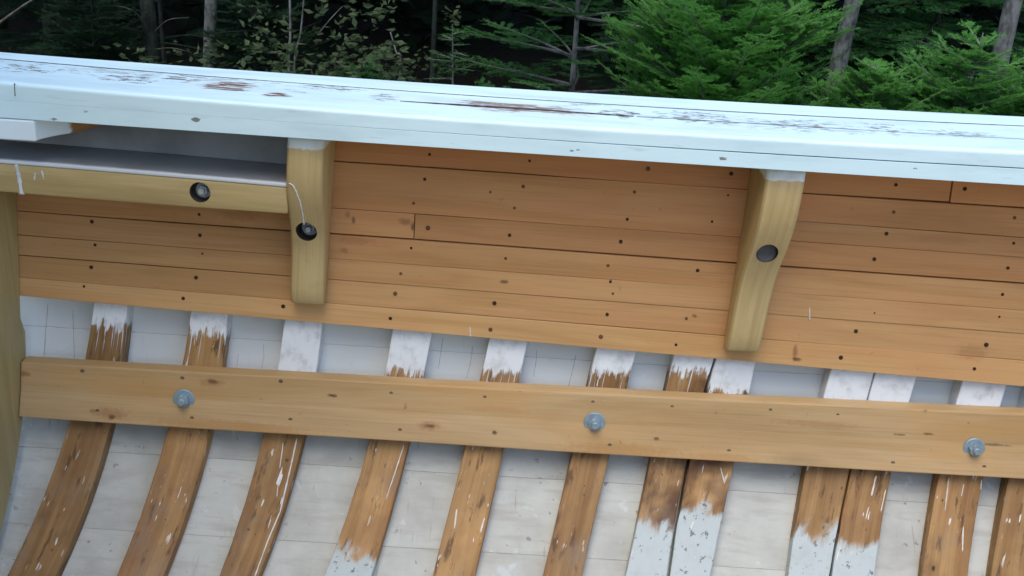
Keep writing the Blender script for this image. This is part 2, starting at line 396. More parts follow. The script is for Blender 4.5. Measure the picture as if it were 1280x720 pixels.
# the board seam runs on from the crack to the right
R = []
for i in range(41):
    q = 796 + 560 * i / 40; P = hit(q, 146.3 + (q - 796) * .0575, gtop, .5, 6); hw = .0007 * (.4 + .9 * random.random()); zz = zt(P[0]) + .0008 + wob(P[0], 2, .0008)
    R.append([(P[0], P[1] - hw, zz), (P[0], P[1] + hw, zz), (P[0], P[1] + hw, zz - .004), (P[0], P[1] - hw, zz - .004)])
sweep('seam', R, mat_plain('dirty_paint_seam', (.20, .21, .20), .9, 0, .7, 60), rail)

R = []
for x in XS:
    zz = zt(x) + .0010; hw = .0011 * (.6 + .7 * random.random()) * max(.35, min(1, (1.1 - abs(x)) / .5)); R.append([(x, ys(x) - hw, zz), (x, ys(x) + hw, zz), (x, ys(x) + hw, zz - .004), (x, ys(x) - hw, zz - .004)])
sweep('seam', R, bpy.data.materials['dirty_paint_seam'], rail)

run_on('crack', [(18, 104), (19, 120)], gY, .0008, rail, CRK)

# --- deck block under the rail at the left end
bA = at_depth(42, 150, YF - .001)[0]; bB = hit(178, 165, lambda x, y, z: y - 1.745)[0]
zbl = at_depth(20, 176, YF)[2]
R = []
for i in range(13):
    t = i / 12; yy = YF - .001 + t * (1.752 - YF); xx = bA + (bB - bA) * t ** 1.7
    lo = zbl + (zb(xx) - zbl) * (.02 + .80 * max(0, (t - .5) / .5) ** 1.5)
    hi = zb(xx) - .0012
    if lo > hi - .004: lo = hi - .004
    R.append([(xx, yy, lo), (xx, yy, hi), (X0, yy, hi), (X0, yy, lo)])
def mat_block():
    N = NT('block_half_painted_wood'); col, fib, p = wood_color(N, (.36, .17, .06), (.25, .11, .035), None, .2, .05)
    o = N.sep(N.obj()); e = N.math('ADD', o[1], N.math('MULTIPLY', N.math('SUBTRACT', N.noise(N.obj(), 40, 3), .5), .03))
    col = N.mix(N.math('SUBTRACT', 1.0, N.ss(e, 1.676, 1.684)), col, (.72, .80, .82))
    return N.fin(col, .5, N.bump(fib, .2, .0005))
sweep('deck_block', R, mat_block(), boat, .003, 'white block under the left rail end, bare orange wood at its curved back')

# --- pine lining strips
A = seam(174, 260, gL); B1 = seam(203, 297, gL); B = seam(230, 322, gL); C = seam(262, 355, gL); D = seam(292, 388, gL)
E = seam(317, 417, gL); F_ = seam(345, 451, gL); BOT = seam(367.5, 483, gL)
def XatL(px, py): return hit(px, py, gL)[0]
xl = xb - .012
strips = []
def lining(top, bot, xa, xe, gap=.0008, gapb=None):
    gb = gap if gapb is None else gapb
    k = len(strips); n = max(6, int((xe - xa) / .07)); R = []
    dy = random.uniform(-.0008, .0008)
    for x in np.linspace(xa, xe, n):
        nz = lambda q: max(.12, .8 + 1.6 * mnoise.noise(Vector((x * 1.7, q * 3.3, 5)))); zt_, zb_ = top(x) - gap * nz(k) + wob(x, 20 + k, .0006), bot(x) + gb * nz(k + 40) + wob(x, 50 + k, .0006)
        R.append([(x, Lz(zb_) + dy, zb_), (x, Lz(zt_) + dy, zt_), (x, Lz(zt_) + .0145, zt_), (x, Lz(zb_) + .0145, zb_)])
    o = sweep('lining_plank', R, LIN, boat, .0007); o['shade_red'] = (.95, .95, .75, .8, .6, .55, .7, .45, .3, .2, .05, .0, .0)[k]; strips.append((o, top, bot, xa, xe)); return o  # upper boards redder, and the rail's shade painted into their colour
zr = lambda x: zb(x) + .006
xk = XatL(965, 330); x11 = XatL(1188, 245)
A2 = lambda x: A(x) + .0
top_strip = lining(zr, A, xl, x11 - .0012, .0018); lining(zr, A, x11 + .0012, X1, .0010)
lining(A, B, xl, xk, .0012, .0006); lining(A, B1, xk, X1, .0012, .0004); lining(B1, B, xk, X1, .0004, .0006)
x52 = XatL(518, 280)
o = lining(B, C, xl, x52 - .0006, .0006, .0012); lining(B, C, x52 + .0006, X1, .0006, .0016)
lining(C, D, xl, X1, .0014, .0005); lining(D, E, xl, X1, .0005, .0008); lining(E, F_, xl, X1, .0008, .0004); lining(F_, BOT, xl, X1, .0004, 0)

NAILS = [(537, 193), (662, 201), (810, 211), (914, 217), (1120, 231), (1206, 236), (531, 224), (613, 240), (654, 233), (793, 240), (784, 274), (776, 302),
         (910, 244), (890, 277), (517, 254), (643, 260), (535, 285), (637, 294), (514, 310), (632, 323), (501, 342), (760, 332), (763, 352), (766, 367),
         (494, 367), (488, 398), (618, 379), (613, 412), (759, 393), (751, 421), (845, 431), (858, 398), (872, 338), (1117, 265), (1108, 292), (1093, 324),
         (1093, 391), (1070, 414), (1051, 447), (1268, 272), (1267, 304), (1260, 335), (1253, 368), (1249, 396), (1233, 431), (1218, 461), (115, 277),
         (119, 306), (114, 334), (105, 358), (249, 268), (250, 294), (253, 317), (245, 347), (229, 373), (354, 383)]
for px, py in NAILS:
    P = hit(px, py, gL); own = boat
    for o, t, b, xa, xe in strips:
        if xa <= P[0] <= xe and b(P[0]) <= P[2] <= t(P[0]): own = o
    r = random.uniform(.0023, .0040)
    me = lathe_mesh('nail', [(r, -.003, 0), (r, .0004, 0), (r * .7, .0008, 0)], P, (0, -1, .17), 10)
    link('nail', me, IRON if random.random() < .65 else RUST, own)
last = strips[-1][0]
run_on('paint_run', [(587.5, 409), (588, 421)], gL, .0014, last)
run_on('paint_run', [(1012, 384), (1012, 400)], gL, .0014, strips[-3][0])

# --- hull planking
HS = fit([(q, 405 + q * .062) for q in range(0, 1281, 160)], lambda x, y, z: y - Pz(z), 1)
HWID = .098
for k in range(-4, 8):
    R = []
    for x in np.linspace(X0, X1, 24):
        z1, z0 = HS(x) - k * HWID - .0002 + wob(x, 80 + k, .001), HS(x) - (k + 1) * HWID + .0002 + wob(x, 81 + k, .001)
        z1 = min(z1, zb(x) - .002); zs = np.linspace(z0, z1, 5)
        if z1 - z0 < .01: z0 = z1 - .01; zs = np.linspace(z0, z1, 5)
        R.append([(x, Pz(z), z) for z in zs] + [(x, Pz(z) + .022, z) for z in zs[::-1]])
    hp = sweep('hull_plank', R, HULL, boat, .0009); hp['clean'] = 1.0 if k in (-1, 0) else 0.0

# brown cracks in the paint of the strip between lining and stringer
CRACKB = mat_plain('brown_paint_crack', (.36, .30, .25), .9, 0, .6, 80, .1)
gP = lambda x, y, z: y - Pz(z)
for pts in [[(554, 422), (551, 440), (548, 461)], [(591, 432), (588, 455), (583, 473)], [(671, 438), (670, 452), (667, 470)], [(720, 444), (716, 462), (710, 485)], [(91, 387), (92, 420), (93, 447)], [(329, 430), (330, 445), (327, 461)], [(298, 442), (297, 450), (296, 459)], [(60, 380), (57, 415), (55, 446)]]:
    run_on('paint_crack', pts, gP, .0006, boat, CRACKB, .0003)
# --- ribs
FR = [  # left edge pixels, right edge pixels, y where top paint ends, y where lower paint starts
 ([(117, 378), (107, 448), (86, 526), (64, 596), (39, 658), (8, 720)], [(160, 380), (150, 452), (138, 528), (118, 600), (96, 660), (68, 720)], 404, 999),
 ([(237, 389), (231, 457), (208, 535), (190, 600), (146, 720)], [(286, 393), (274, 458), (263, 537), (246, 600), (202, 720)], 414, 999),
 ([(356, 399), (346, 463), (329, 542), (312, 610), (274, 720)], [(403, 405), (393, 464), (378, 545), (362, 610), (321, 720)], 490, 999),
 ([(490, 413), (482, 469), (461, 550), (442, 620), (405, 720)], [(537, 418), (531, 473), (509, 553), (492, 620), (463, 720)], 462, 688),
 ([(611, 426), (601, 475), (581, 557), (541, 720)], [(657, 430), (650, 477), (628, 561), (593, 720)], 462, 999),
 ([(743, 440), (737, 484), (714, 566), (679, 720)], [(792, 444), (784, 486), (760, 569), (727, 720)], 462, 999),
 ([(840, 450), (834, 488), (813, 574), (782, 720)], [(890, 451), (882, 492), (857, 576), (834, 720)], 464, 656),
 ([(893, 452), (886, 492), (861, 576), (838, 720)], [(942, 458), (935, 495), (916, 578), (887, 720)], 487, 642),
 ([(1038, 465), (1029, 501), (1008, 584), (985, 720)], [(1090, 469), (1083, 505), (1061, 586), (1036, 720)], 530, 660),
 ([(1093, 469), (1086, 505), (1064, 586), (1040, 720)], [(1141, 475), (1137, 508), (1112, 590), (1093, 720)], 530, 672),
 ([(1202, 477), (1195, 512), (1173, 596), (1153, 720)], [(1255, 481), (1252, 512), (1227, 598), (1210, 720)], 540, 999),
 ([(1289, 484), (1282, 518), (1260, 600), (1239, 720)], [(1340, 488), (1334, 520), (1312, 602), (1294, 720)], 540, 999)]
RIBLAB = {2: 'bare rib with two long white paint runs down its right side', 3: 'bare rib with a grey patch at its foot', 6: 'left rib of a dark knotty doubled pair, paler paint below',
          7: 'right rib of a dark knotty doubled pair, pointed pale patch below', 8: 'left rib of the doubled pair at the right, pale paint below', 9: 'right rib of the doubled pair at the right, white runs down its edge'}
ribs = []
for k, (le, ri, pe, ps) in enumerate(FR):
    le, ri = np.array(le, float), np.array(ri, float)
    cl, cr = np.polyfit(le[:, 1], le[:, 0], 2), np.polyfit(ri[:, 1], ri[:, 0], 2)
    ylist = np.linspace(le[0, 1] - 40, 860, 34)
    Pl = np.array([hit(np.polyval(cl, y), y, gF) for y in ylist]); Pr = np.array([hit(np.polyval(cr, y), y + (ri[0, 1] - le[0, 1]), gF) for y in ylist])
    mid = (Pl + Pr) / 2; s = np.concatenate([[0], np.cumsum(np.linalg.norm(np.diff(mid, axis=0), axis=1))])
    R = []
    for i in range(len(ylist)):
        a, b = Pl[i], Pr[i]
        j0, j1 = max(0, i - 1), min(len(ylist) - 1, i + 1)
        tg = mid[j1] - mid[j0]; ac = b - a; nn = np.cross(tg, ac); nn /= np.linalg.norm(nn)
        if nn[1] < 0: nn = -nn
        w = wob(i * .2, 200 + k, .0012)
        R.append([tuple(a + [w, 0, 0]), tuple((a + b) / 2 - nn * .0012), tuple(b + [w * .6, 0, 0]), tuple(b + nn * .033), tuple(a + nn * .033)])
    o = sweep('rib', R, FRAME, boat, .002, RIBLAB.get(k), s=s)
    o['stain'] = .85 if k in (6, 7) else .25; o['paint_end'] = float(np.interp(pe, ylist, s)); o['paint_start'] = float(np.interp(ps, ylist, s)) if ps < 900 else 9.0
    ribs.append(o)
for k, pts, w in [(2, [(355, 546), (349, 590), (346, 622)], .0014), (2, [(371, 548), (363, 585), (350, 640), (335, 675), (318, 722)], .0017), (3, [(505, 556), (494, 590), (482, 625)], .0014),
                  (3, [(480, 580), (478, 592)], .0022), (3, [(484, 593), (482, 606)], .0024), (4, [(571, 636), (568, 661)], .0024), (9, [(1096, 590), (1088, 625), (1079, 660), (1074, 690)], .0022),
                  (9, [(1107, 612), (1101, 640)], .0014), (10, [(1186, 597), (1181, 640)], .0012), (10, [(1206, 598), (1200, 628), (1197, 645)], .0018), (10, [(1204, 658), (1203, 690)], .0018),
                  (10, [(1227, 599), (1226, 612)], .0014), (1, [(229, 560), (230, 569)], .0022), (0, [(82, 610), (79, 620)], .0025), (7, [(900, 582), (906, 605)], .0016)]:
    run_on('paint_run', pts, gF, w, ribs[k])

# --- bolted stringer
gS = lambda x, y, z: y - (Fz(z) - .027)
s1 = curve([(20, 452), (330, 470), (640, 487), (960, 502), (1280, 518)], gS); s0 = curve([(18, 521), (330, 541), (640, 561), (960, 581), (1280, 599)], gS)
R = []
for x in np.linspace(xb + .001, X1, 40):
    a, b = s1(x) + wob(x, 300, .0015), s0(x) + wob(x, 301, .0015)
    R.append([(x, Fz(b) - .027, b), (x, Fz((a + b) / 2) - .027, (a + b) / 2), (x, Fz(a) - .027, a), (x, Fz(a) - .0005, a), (x, Fz((a + b) / 2) - .0005, (a + b) / 2), (x, Fz(b) - .0005, b)])
stringer = sweep('stringer', R, STR, boat, .0025, 'long bolted pine stringer crossing all the ribs')
for px, py in [(230, 499), (743, 528), (1217, 560)]:
    P = hit(px, py, gS); d = (0, -1, .12)
    w = link('washer', lathe_mesh('washer', [(.0185, -.001, 0), (.0185, .002, 0), (.0175, .003, 0), (.009, .003, 0)], P, d, 28), GALV, stringer)
    link('bolt', lathe_mesh('bolt', [(.0112, .0031, 6), (.0112, .011, 6), (.0095, .0125, 0), (.0062, .0126, 0), (.0062, .017, 0), (.005, .0185, 0)], P, d, 36), GALV, stringer)
for px, py in [(103, 464), (228, 473), (351, 477), (240, 523), (363, 525), (122, 514), (489, 486 + 6), (606, 497), (741, 503), (840, 509), (500, 538), (618, 541), (762, 557), (963, 513), (1047, 519), (911, 564), (1116, 579), (1230, 584), (1210, 530)]:
    P = hit(px, py, gS)
    link('screw', lathe_mesh('screw', [(.0042, -.003, 0), (.0042, .0004, 0), (.003, .0009, 0)], P, (0, -1, .12), 10), SCREWM, stringer)

# --- bulkhead at the left
zsh0 = hit(30, 243, lambda x, y, z: y - 1.645)[2]
prof = [(Lz(zsh0) - .0006, zsh0 + .002)]
zz = zsh0
while zz > -1.62:
    zz -= .03; prof.append(((Lz(zz) - .0006) if zz > -.80 else (Fz(zz) - .0006), zz))
prof.append((prof[-1][0] - .75, -1.62)); prof.append((.75, zsh0 - .05)); prof.append((1.60, zsh0 + .002))
V = [(x, y, z + H) for x in (xb - .032, xb) for (y, z) in prof]; n = len(prof)
Fc = [tuple(range(n)), tuple(range(2 * n - 1, n - 1, -1))] + [(i, n + i, n + (i + 1) % n, (i + 1) % n) for i in range(n)]
me = bpy.data.meshes.new('bulkhead'); me.from_pydata(V, [], Fc); me.uv_layers.new(name='UVMap')
for lp in me.loops:
    v = me.vertices[lp.vertex_index].co; me.uv_layers[0].data[lp.index].uv = (v.z, v.y)
bm = bmesh.new(); bm.from_mesh(me); bmesh.ops.recalc_face_normals(bm, faces=bm.faces); bm.to_mesh(me); bm.free()
link('bulkhead', me, BULK, boat, .003)

# --- far side and sole; cabin, seat and right bulkhead added unseen for shade
def slab(name, pts, t, mat, parent, bevel=.003):
    P = [Vector(p) for p in pts]; nn = (P[1] - P[0]).cross(P[2] - P[0]).normalized() * t; k = len(P)
    me = bpy.data.meshes.new(name); me.from_pydata([(p.x, p.y, p.z + H) for p in P] + [(p.x + nn.x, p.y + nn.y, p.z + nn.z + H) for p in P], [], [tuple(range(k)), tuple(range(2 * k - 1, k - 1, -1))] + [(i, k + i, k + (i + 1) % k, (i + 1) % k) for i in range(k)])
    me.uv_layers.new(name='UVMap')
    for lp in me.loops:
        v = me.vertices[lp.vertex_index].co; me.uv_layers[0].data[lp.index].uv = (v.z + v.x, v.y)
    bm = bmesh.new(); bm.from_mesh(me); bmesh.ops.recalc_face_normals(bm, faces=bm.faces); bm.to_mesh(me); bm.free()
    return link(name, me, mat, parent, bevel)
xc = xb - .006
slab('shade_cabin_front', [(xc, 1.50, -.46), (xc, 1.46, .62), (xc, -1.15, .62), (xc, -1.25, -.46)], .025, BULK, boat)  # out of view, added to darken the left end
slab('shade_cabin_front', [(xc, .78, -1.7), (xc, 1.50, -.462), (xc, -1.25, -.462), (xc, -1.0, -1.7)], .025, BULK, boat)
slab('shade_cabin_roof', [(xc + .05, 1.46, .622), (X0 - .6, 1.46, .622), (X0 - .6, -1.2, .622), (xc + .05, -1.2, .622)], .03, RAIL2, boat)  # roof of the added cabin, also out of view
for q in range(5):
    y0, z0, y1, z1 = [(-1.42, -.46, -1.40, -.75), (-1.40, -.752, -1.33, -1.05), (-1.33, -1.052, -1.18, -1.32), (-1.18, -1.322, -.9, -1.55), (-.9, -1.552, -.5, -1.7)][q]
    slab('hull_plank', [(-1.25, y0, z0), (2.2, y0, z0), (2.2, y1, z1), (-1.25, y1, z1)], .022, HULL, boat)
slab('cap_rail', [(-1.25, -1.46, -.42), (2.2, -1.46, -.42), (2.2, -1.26, -.42), (-1.25, -1.26, -.42)], .04, RAIL2, boat)
slab('shade_thwart', [(1.28, 1.56, -.66), (1.62, 1.56, -.66), (1.62, -1.3, -.66), (1.28, -1.3, -.66)], .03, STR, boat)  # unseen seat plank, added to darken the right end
slab('bulkhead', [(1.34, 1.56, -.694), (1.34, .8, -1.64), (1.34, -1.0, -1.64), (1.34, -1.3, -.694)], .025, BULK, boat)  # added with the seat to cut off low sky at the right
for q in range(8): slab('floorboard', [(-.80, -.9 + q * .232, -1.66), (2.2, -.9 + q * .232, -1.66), (2.2, -.67 + q * .232, -1.66), (-.80, -.67 + q * .232, -1.66)], .02, STR, boat)

# --- shelf under the rail, between the left end and the left knee
YS = 1.640
gSh = lambda x, y, z: y - YS
e1 = curve([(0, 202), (120, 211), (240, 222), (360, 232), (480, 243)], gSh); e0 = curve([(0, 240), (40, 243), (240, 260), (360, 267), (480, 276)], gSh)
xk0 = hit(359.5, 250, gSh)[0]
def build_cut(name, me, mat, P, axis, r, depth, parent, label=None, bevel=.003):
    """bevelled timber with a counterbored bolt hole at P"""
    o = link(name, me, mat, None, 0)
    b = o.modifiers.new('b', 'BEVEL'); b.width = bevel; b.segments = 3; b.limit_method = 'ANGLE'; b.angle_limit = math.radians(40)
    c = bpy.data.objects.new('cutter', lathe_mesh('cutter', [(r, -.05, 0), (r, depth, 0)], P, axis, 32)); c.data.materials.append(HOLE); COL.objects.link(c)
    m = o.modifiers.new('cut', 'BOOLEAN'); m.operation = 'DIFFERENCE'; m.object = c; m.solver = 'EXACT'; m.material_mode = 'TRANSFER'
    dg = bpy.context.evaluated_depsgraph_get(); dg.update()
    nm = bpy.data.meshes.new_from_object(o.evaluated_get(dg), depsgraph=dg)
    bpy.data.objects.remove(o); bpy.data.objects.remove(c)
    nm.name = name; nm.polygons.foreach_set('use_smooth', [True] * len(nm.polygons)); nm.set_sharp_from_angle(angle=math.radians(28))
    return link(name, nm, None, parent, 0, label)
R = []
for x in np.linspace(X0 + .1, xk0 - .0005, 24):
    R.append([(x, YS, e0(x)), (x, YS, e1(x) - .003), (x, YS + .034, e1(x) - .003), (x, YS + .034, e0(x))])
me = sweep('shelf_edge', R, KNEE, None, link_it=False)
P = hit(250, 240.5, gSh)
shelf = None
R = []
for x in np.linspace(X0 + .1, xk0 - .0005, 24):
    a = e1(x)
    R.append([(x, YS - .001, a - .0028), (x, YS - .001, a + .0035), (x, Lz(a) - .001, a + .0035), (x, Lz(a) - .001, a - .0028)])
def mat_shelf():
    N = NT('grey_shelf_with_primed_edge'); o = N.sep(N.obj()); n = N.noise(N.obj(), 9, 4)
    g = N.mix(N.math('MULTIPLY', N.ss(n, .4, .7), .5), (.28, .275, .28), (.19, .185, .19))
    e = N.math('ADD', o[1], N.math('MULTIPLY', N.math('SUBTRACT', N.noise(N.obj(), 30, 3), .5), .008))
    return N.fin(N.mix(N.ss(e, YS + .001, YS + .010), (.58, .59, .60), g), .6)
shelf = sweep('shelf', R, mat_shelf(), boat, .002, 'grey painted shelf board with a white primed front edge')
se = build_cut('shelf_edge', me, KNEE, P, (0, 1, -.08), .0165, .022, shelf)
Q = np.array(P) + np.array([0, .022, -.002])
link('bolt', lathe_mesh('bolt', [(.0125, 0, 0), (.0125, .002, 0), (.0085, .0021, 6), (.0085, .010, 6), (.0045, .0101, 0), (.0045, .015, 0)], Q, (0, -1, .08), 36), BOLT, shelf)
# primer smears on the left of the shelf edge
run_on('paint_run', [(20, 205), (24, 222), (27, 243)], lambda x, y, z: y - YS, .0045, shelf, PRIMER)
run_on('paint_run', [(44, 216), (43, 225)], lambda x, y, z: y - YS, .002, shelf, PRIMER)
run_on('paint_run', [(52, 213), (55, 224)], lambda x, y, z: y - YS, .002, shelf, PRIMER)
# grey painted lining panel above the shelf
R = []
for x in np.linspace(xl, xk0 - .002, 12):
    a, b = zb(x) - .001, e1(x) + .004
    R.append([(x, Lz(b) - .006, b), (x, Lz(a) - .006, a), (x, Lz(a) - .0012, a), (x, Lz(b) - .0012, b)])
sweep('shelf_back', R, GREY, shelf, .001)

# --- hanging knees
TT = [0, .08, .16, .24, .32, .40, .48, .56, .64, .72, .80, .88, .94, .975, 1]
DD = [.122, .122, .121, .117, .108, .094, .076, .061, .051, .045, .042, .039, .036, .029, .014]
def make_knee(tl, tr, bl, br, hole, label, filled):
    dt = DD[0]
    gk = lambda x, y, z: y - (Lz(z) - .036)
    a, b = at_depth(*tl, 1.64), at_depth(*tr, 1.64); c, d = hit(*bl, gk), hit(*br, gk)
    ztop = zb((a[0] + b[0]) / 2) - .0012; zbot = (c[2] + d[2]) / 2 - .008
    # side edge lines x(z)
    R = []; zfun = []
    for t, dep in zip(TT, DD):
        z = ztop + (zbot - ztop) * t
        xa = np.interp(-z, [-a[2], -c[2]], [a[0], c[0]]) if True else 0
        xe = np.interp(-z, [-b[2], -d[2]], [b[0], d[0]])
        if z < c[2]: xa = c[0]
        y0, y1 = Lz(z) - dep, Lz(z) - .001
        R.append([(xa, y0, z), ((xa + xe) / 2, y0, z), (xe, y0, z), (xe, y1, z), (xa, y1, z)]); zfun.append((z, y0))
    # end ring thinner (rounded toe)
    me = sweep('hanging_knee', R, KNEE, None, link_it=False)
    zs = [q[0] for q in zfun][::-1]; ysv = [q[1] for q in zfun][::-1]
    gfront = lambda x, y, z: y - float(np.interp(z, zs, ysv))
    P = hit(*hole, gfront)
    ax = (0, 1, -.10)
    if not 'KNEEP' in bpy.data.materials:
        N = NT('KNEEP'); N.m.name = 'knee_wood_primed_top'
        col, fib, p = wood_color(N, (.51, .375, .17), (.40, .278, .115), (.33, .23, .105), .6, .1, 13)
        u = N.math('ADD', N.sep(N.uv())[0], N.math('MULTIPLY', N.math('SUBTRACT', N.noise(N.obj(), 55, 3), .5), .012))
        m = N.math('SUBTRACT', 1.0, N.ss(u, .018, .021))
        dirt = N.noise(N.obj(), 25, 4)
        col = N.mix(N.math('MULTIPLY', N.ss(dirt, .5, .8), .3), col, (.16, .12, .06))
        col = N.mix(m, col, N.mix(N.ss(dirt, .4, .7), (.62, .64, .64), (.5, .47, .4)))
        N.fin(col, .4, N.bump(fib, .3, .0006), .4); globals()['KMAT'] = N.m
    k = build_cut('hanging_knee', me, globals()['KMAT'], P, ax, .0172, .034, boat, label, .009)
    Q = np.array(P) + np.array([0, 1, -.1]) * (.012 if filled else .034)
    if filled:
        link('bolt_plug', lathe_mesh('bolt_plug', [(.0168, -.004, 0), (.0168, .002, 0), (.014, .003, 0), (.006, .0015, 0)], Q, (0, -1, .1), 28), PLUG, k)
    else:
        link('bolt', lathe_mesh('bolt', [(.0135, -.002, 0), (.0135, .002, 0), (.0095, .0021, 6), (.0095, .012, 6), (.0056, .0121, 0), (.0056, .021, 0), (.004, .023, 0)], Q, (0, -1, .1), 36), BOLT, k)
    return k, gfront
kl, gkl = make_knee((359, 176), (405.5, 180), (361.5, 378), (403.5, 384), (383, 289.5), 'left hanging knee with a white paint run leading into its bolt hole', False)
kr, gkr = make_knee((957, 221), (1007, 224), (908, 438), (950, 443), (959, 317), 'right hanging knee leaning left, its bolt hole filled dark grey', True)
# white paint has run from the shelf corner down the left knee into its bolt hole
run_on('paint_run', [(361.5, 229), (366, 231.5), (370, 239), (375, 252), (378, 266), (380, 281)], gkl, .0019, kl, PAINT, .0016)
def tube_mesh(name, pts, rad, seg=8, sub=6):
    """smooth tube (world coordinates)"""
    pts = [Vector(p) for p in pts]; n = len(pts); rad = rad if hasattr(rad, '__len__') else [rad] * n
    Q, Rr = [], []
    for i in range(n - 1):
        p0, p1, p2, p3 = pts[max(0, i - 1)], pts[i], pts[i + 1], pts[min(n - 1, i + 2)]
        for q in range(sub):
            t = q / sub
            Q.append(.5 * ((2 * p1) + (p2 - p0) * t + (2 * p0 - 5 * p1 + 4 * p2 - p3) * t * t + (3 * p1 - p0 - 3 * p2 + p3) * t ** 3)); Rr.append(rad[i] * (1 - t) + rad[i + 1] * t)
    Q.append(pts[-1]); Rr.append(rad[-1])
    V, F = [], []; up = Vector((.31, .2, .93)).normalized()
    for i, c in enumerate(Q):
        tg = (Q[min(i + 1, len(Q) - 1)] - Q[max(0, i - 1)]).normalized()
        a = tg.cross(up)
        a = a.normalized() if a.length > 1e-4 else tg.orthogonal().normalized()
        b = tg.cross(a)
        for j in range(seg):
            an = 2 * math.pi * j / seg; V.append(c + (a * math.cos(an) + b * math.sin(an)) * Rr[i])
    for i in range(len(Q) - 1):
        for j in range(seg): F.append((i * seg + j, i * seg + (j + 1) % seg, (i + 1) * seg + (j + 1) % seg, (i + 1) * seg + j))
    F.append(tuple(reversed(range(seg)))); F.append(tuple((len(Q) - 1) * seg + j for j in range(seg)))
    me = bpy.data.meshes.new(name); me.from_pydata([tuple(v) for v in V], [], F); return me
# ------------------------------------------------------------------ woodland behind
def mat_leaf(name, c, c2, trans=.3, rough=.55):
    N = NT(name); g = N.n('ShaderNodeNewGeometry'); r = g.outputs['Random Per Island']
    n = N.noise(N.obj(), 3.0, 2)
    f = N.math('ADD', N.math('MULTIPLY', r, .5), N.math('MULTIPLY', N.ss(n, .35, .65), .5))
    col = N.mix(f, c, c2)
    N.fin(col, .7, None, .12)
    tr = N.n('ShaderNodeBsdfTranslucent'); N.put(tr.inputs[0], col); mx = N.n('ShaderNodeMixShader'); mx.inputs[0].default_value = trans
    out = N.t.nodes['Material Output']; N.t.links.new(N.b.outputs[0], mx.inputs[1]); N.t.links.new(tr.outputs[0], mx.inputs[2]); N.t.links.new(mx.outputs[0], out.inputs[0])
    return N.m
def mat_bark(name, c, c2, sx=8):
    N = NT(name); o = N.obj(); n = N.noise(N.vec('MULTIPLY', o, (22, 22, sx)), 1, 4, .65); n2 = N.noise(o, 6, 3)
    col = N.mix(N.ss(n, .4, .66), c, c2); col = N.mix(N.math('MULTIPLY', N.ss(n2, .5, .66), .5), col, tuple(x * .5 for x in c2))
    return N.fin(col, .85, N.bump(n, .6, .01), .15)
NEEDLE = mat_leaf('fir_needles_bright', (.09, .28, .055), (.17, .40, .09), .55)
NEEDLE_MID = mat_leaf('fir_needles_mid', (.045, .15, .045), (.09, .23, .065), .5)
NEEDLE_DARK = mat_leaf('spruce_needles_dark', (.010, .028, .013), (.02, .048, .02))  # darkened so the wood's shade sits in the needle colour
LEAF = mat_leaf('broad_leaves', (.04, .075, .032), (.11, .135, .065), .4)
CANOPY = mat_leaf('canopy_leaves', (.006, .014, .007), (.011, .022, .010), .05)  # darker than real foliage: deep shade put into the leaf colour
BARK_GREY = mat_bark('grey_bark', (.19, .185, .17), (.085, .08, .072))
BARK_PALE = mat_bark('pale_mottled_bark', (.15, .155, .135), (.05, .05, .042), 14)
BARK_DARK = mat_bark('dark_mossy_bark', (.035, .042, .03), (.018, .021, .016))
TWIGM = mat_bark('dead_twig_bark', (.13, .12, .10), (.06, .054, .043))

def tris_mesh(name, T):
    """T: (n,3,3) array of triangles"""
    T = np.asarray(T, np.float32); n = len(T)
    me = bpy.data.meshes.new(name); me.vertices.add(n * 3); me.vertices.foreach_set('co', T.reshape(-1))
    me.loops.add(n * 3); me.loops.foreach_set('vertex_index', np.arange(n * 3, dtype=np.int32))
    me.polygons.add(n); me.polygons.foreach_set('loop_start', np.arange(0, n * 3, 3, dtype=np.int32))
    try: me.polygons.foreach_set('loop_total', np.full(n, 3, dtype=np.int32))
    except Exception: pass
    me.update(calc_edges=True); return me
def unit(v): return v / (np.linalg.norm(v, axis=-1, keepdims=True) + 1e-9)
def twig_needles(p0, p1, nrm, nl=.024, nw=.0055, step=.011):
    """flat double comb of needles along p0-p1 in the plane with normal nrm"""
    d = p1 - p0; L = np.linalg.norm(d); d = d / (L + 1e-9); side = np.cross(nrm, d); side /= np.linalg.norm(side) + 1e-9
    n = max(3, int(L / step)); t = (np.arange(n) + RNG.random(n) * .6) / n
    base = p0 + np.outer(t, p1 - p0)
    out = []
    for sg in (-1, 1):
        dirv = unit(d * (.75 + .3 * RNG.random((n, 1))) + sg * side * 1.0 + nrm * (RNG.random((n, 1)) * .9 - .25))
        ln = nl * (.75 + .5 * RNG.random((n, 1))) * (1 - .35 * t[:, None])
        tip = base + dirv * ln; wv = unit(np.cross(dirv, nrm)) * nw * .5
        out.append(np.stack([base - wv, base + wv, tip], 1))
    return np.concatenate(out)
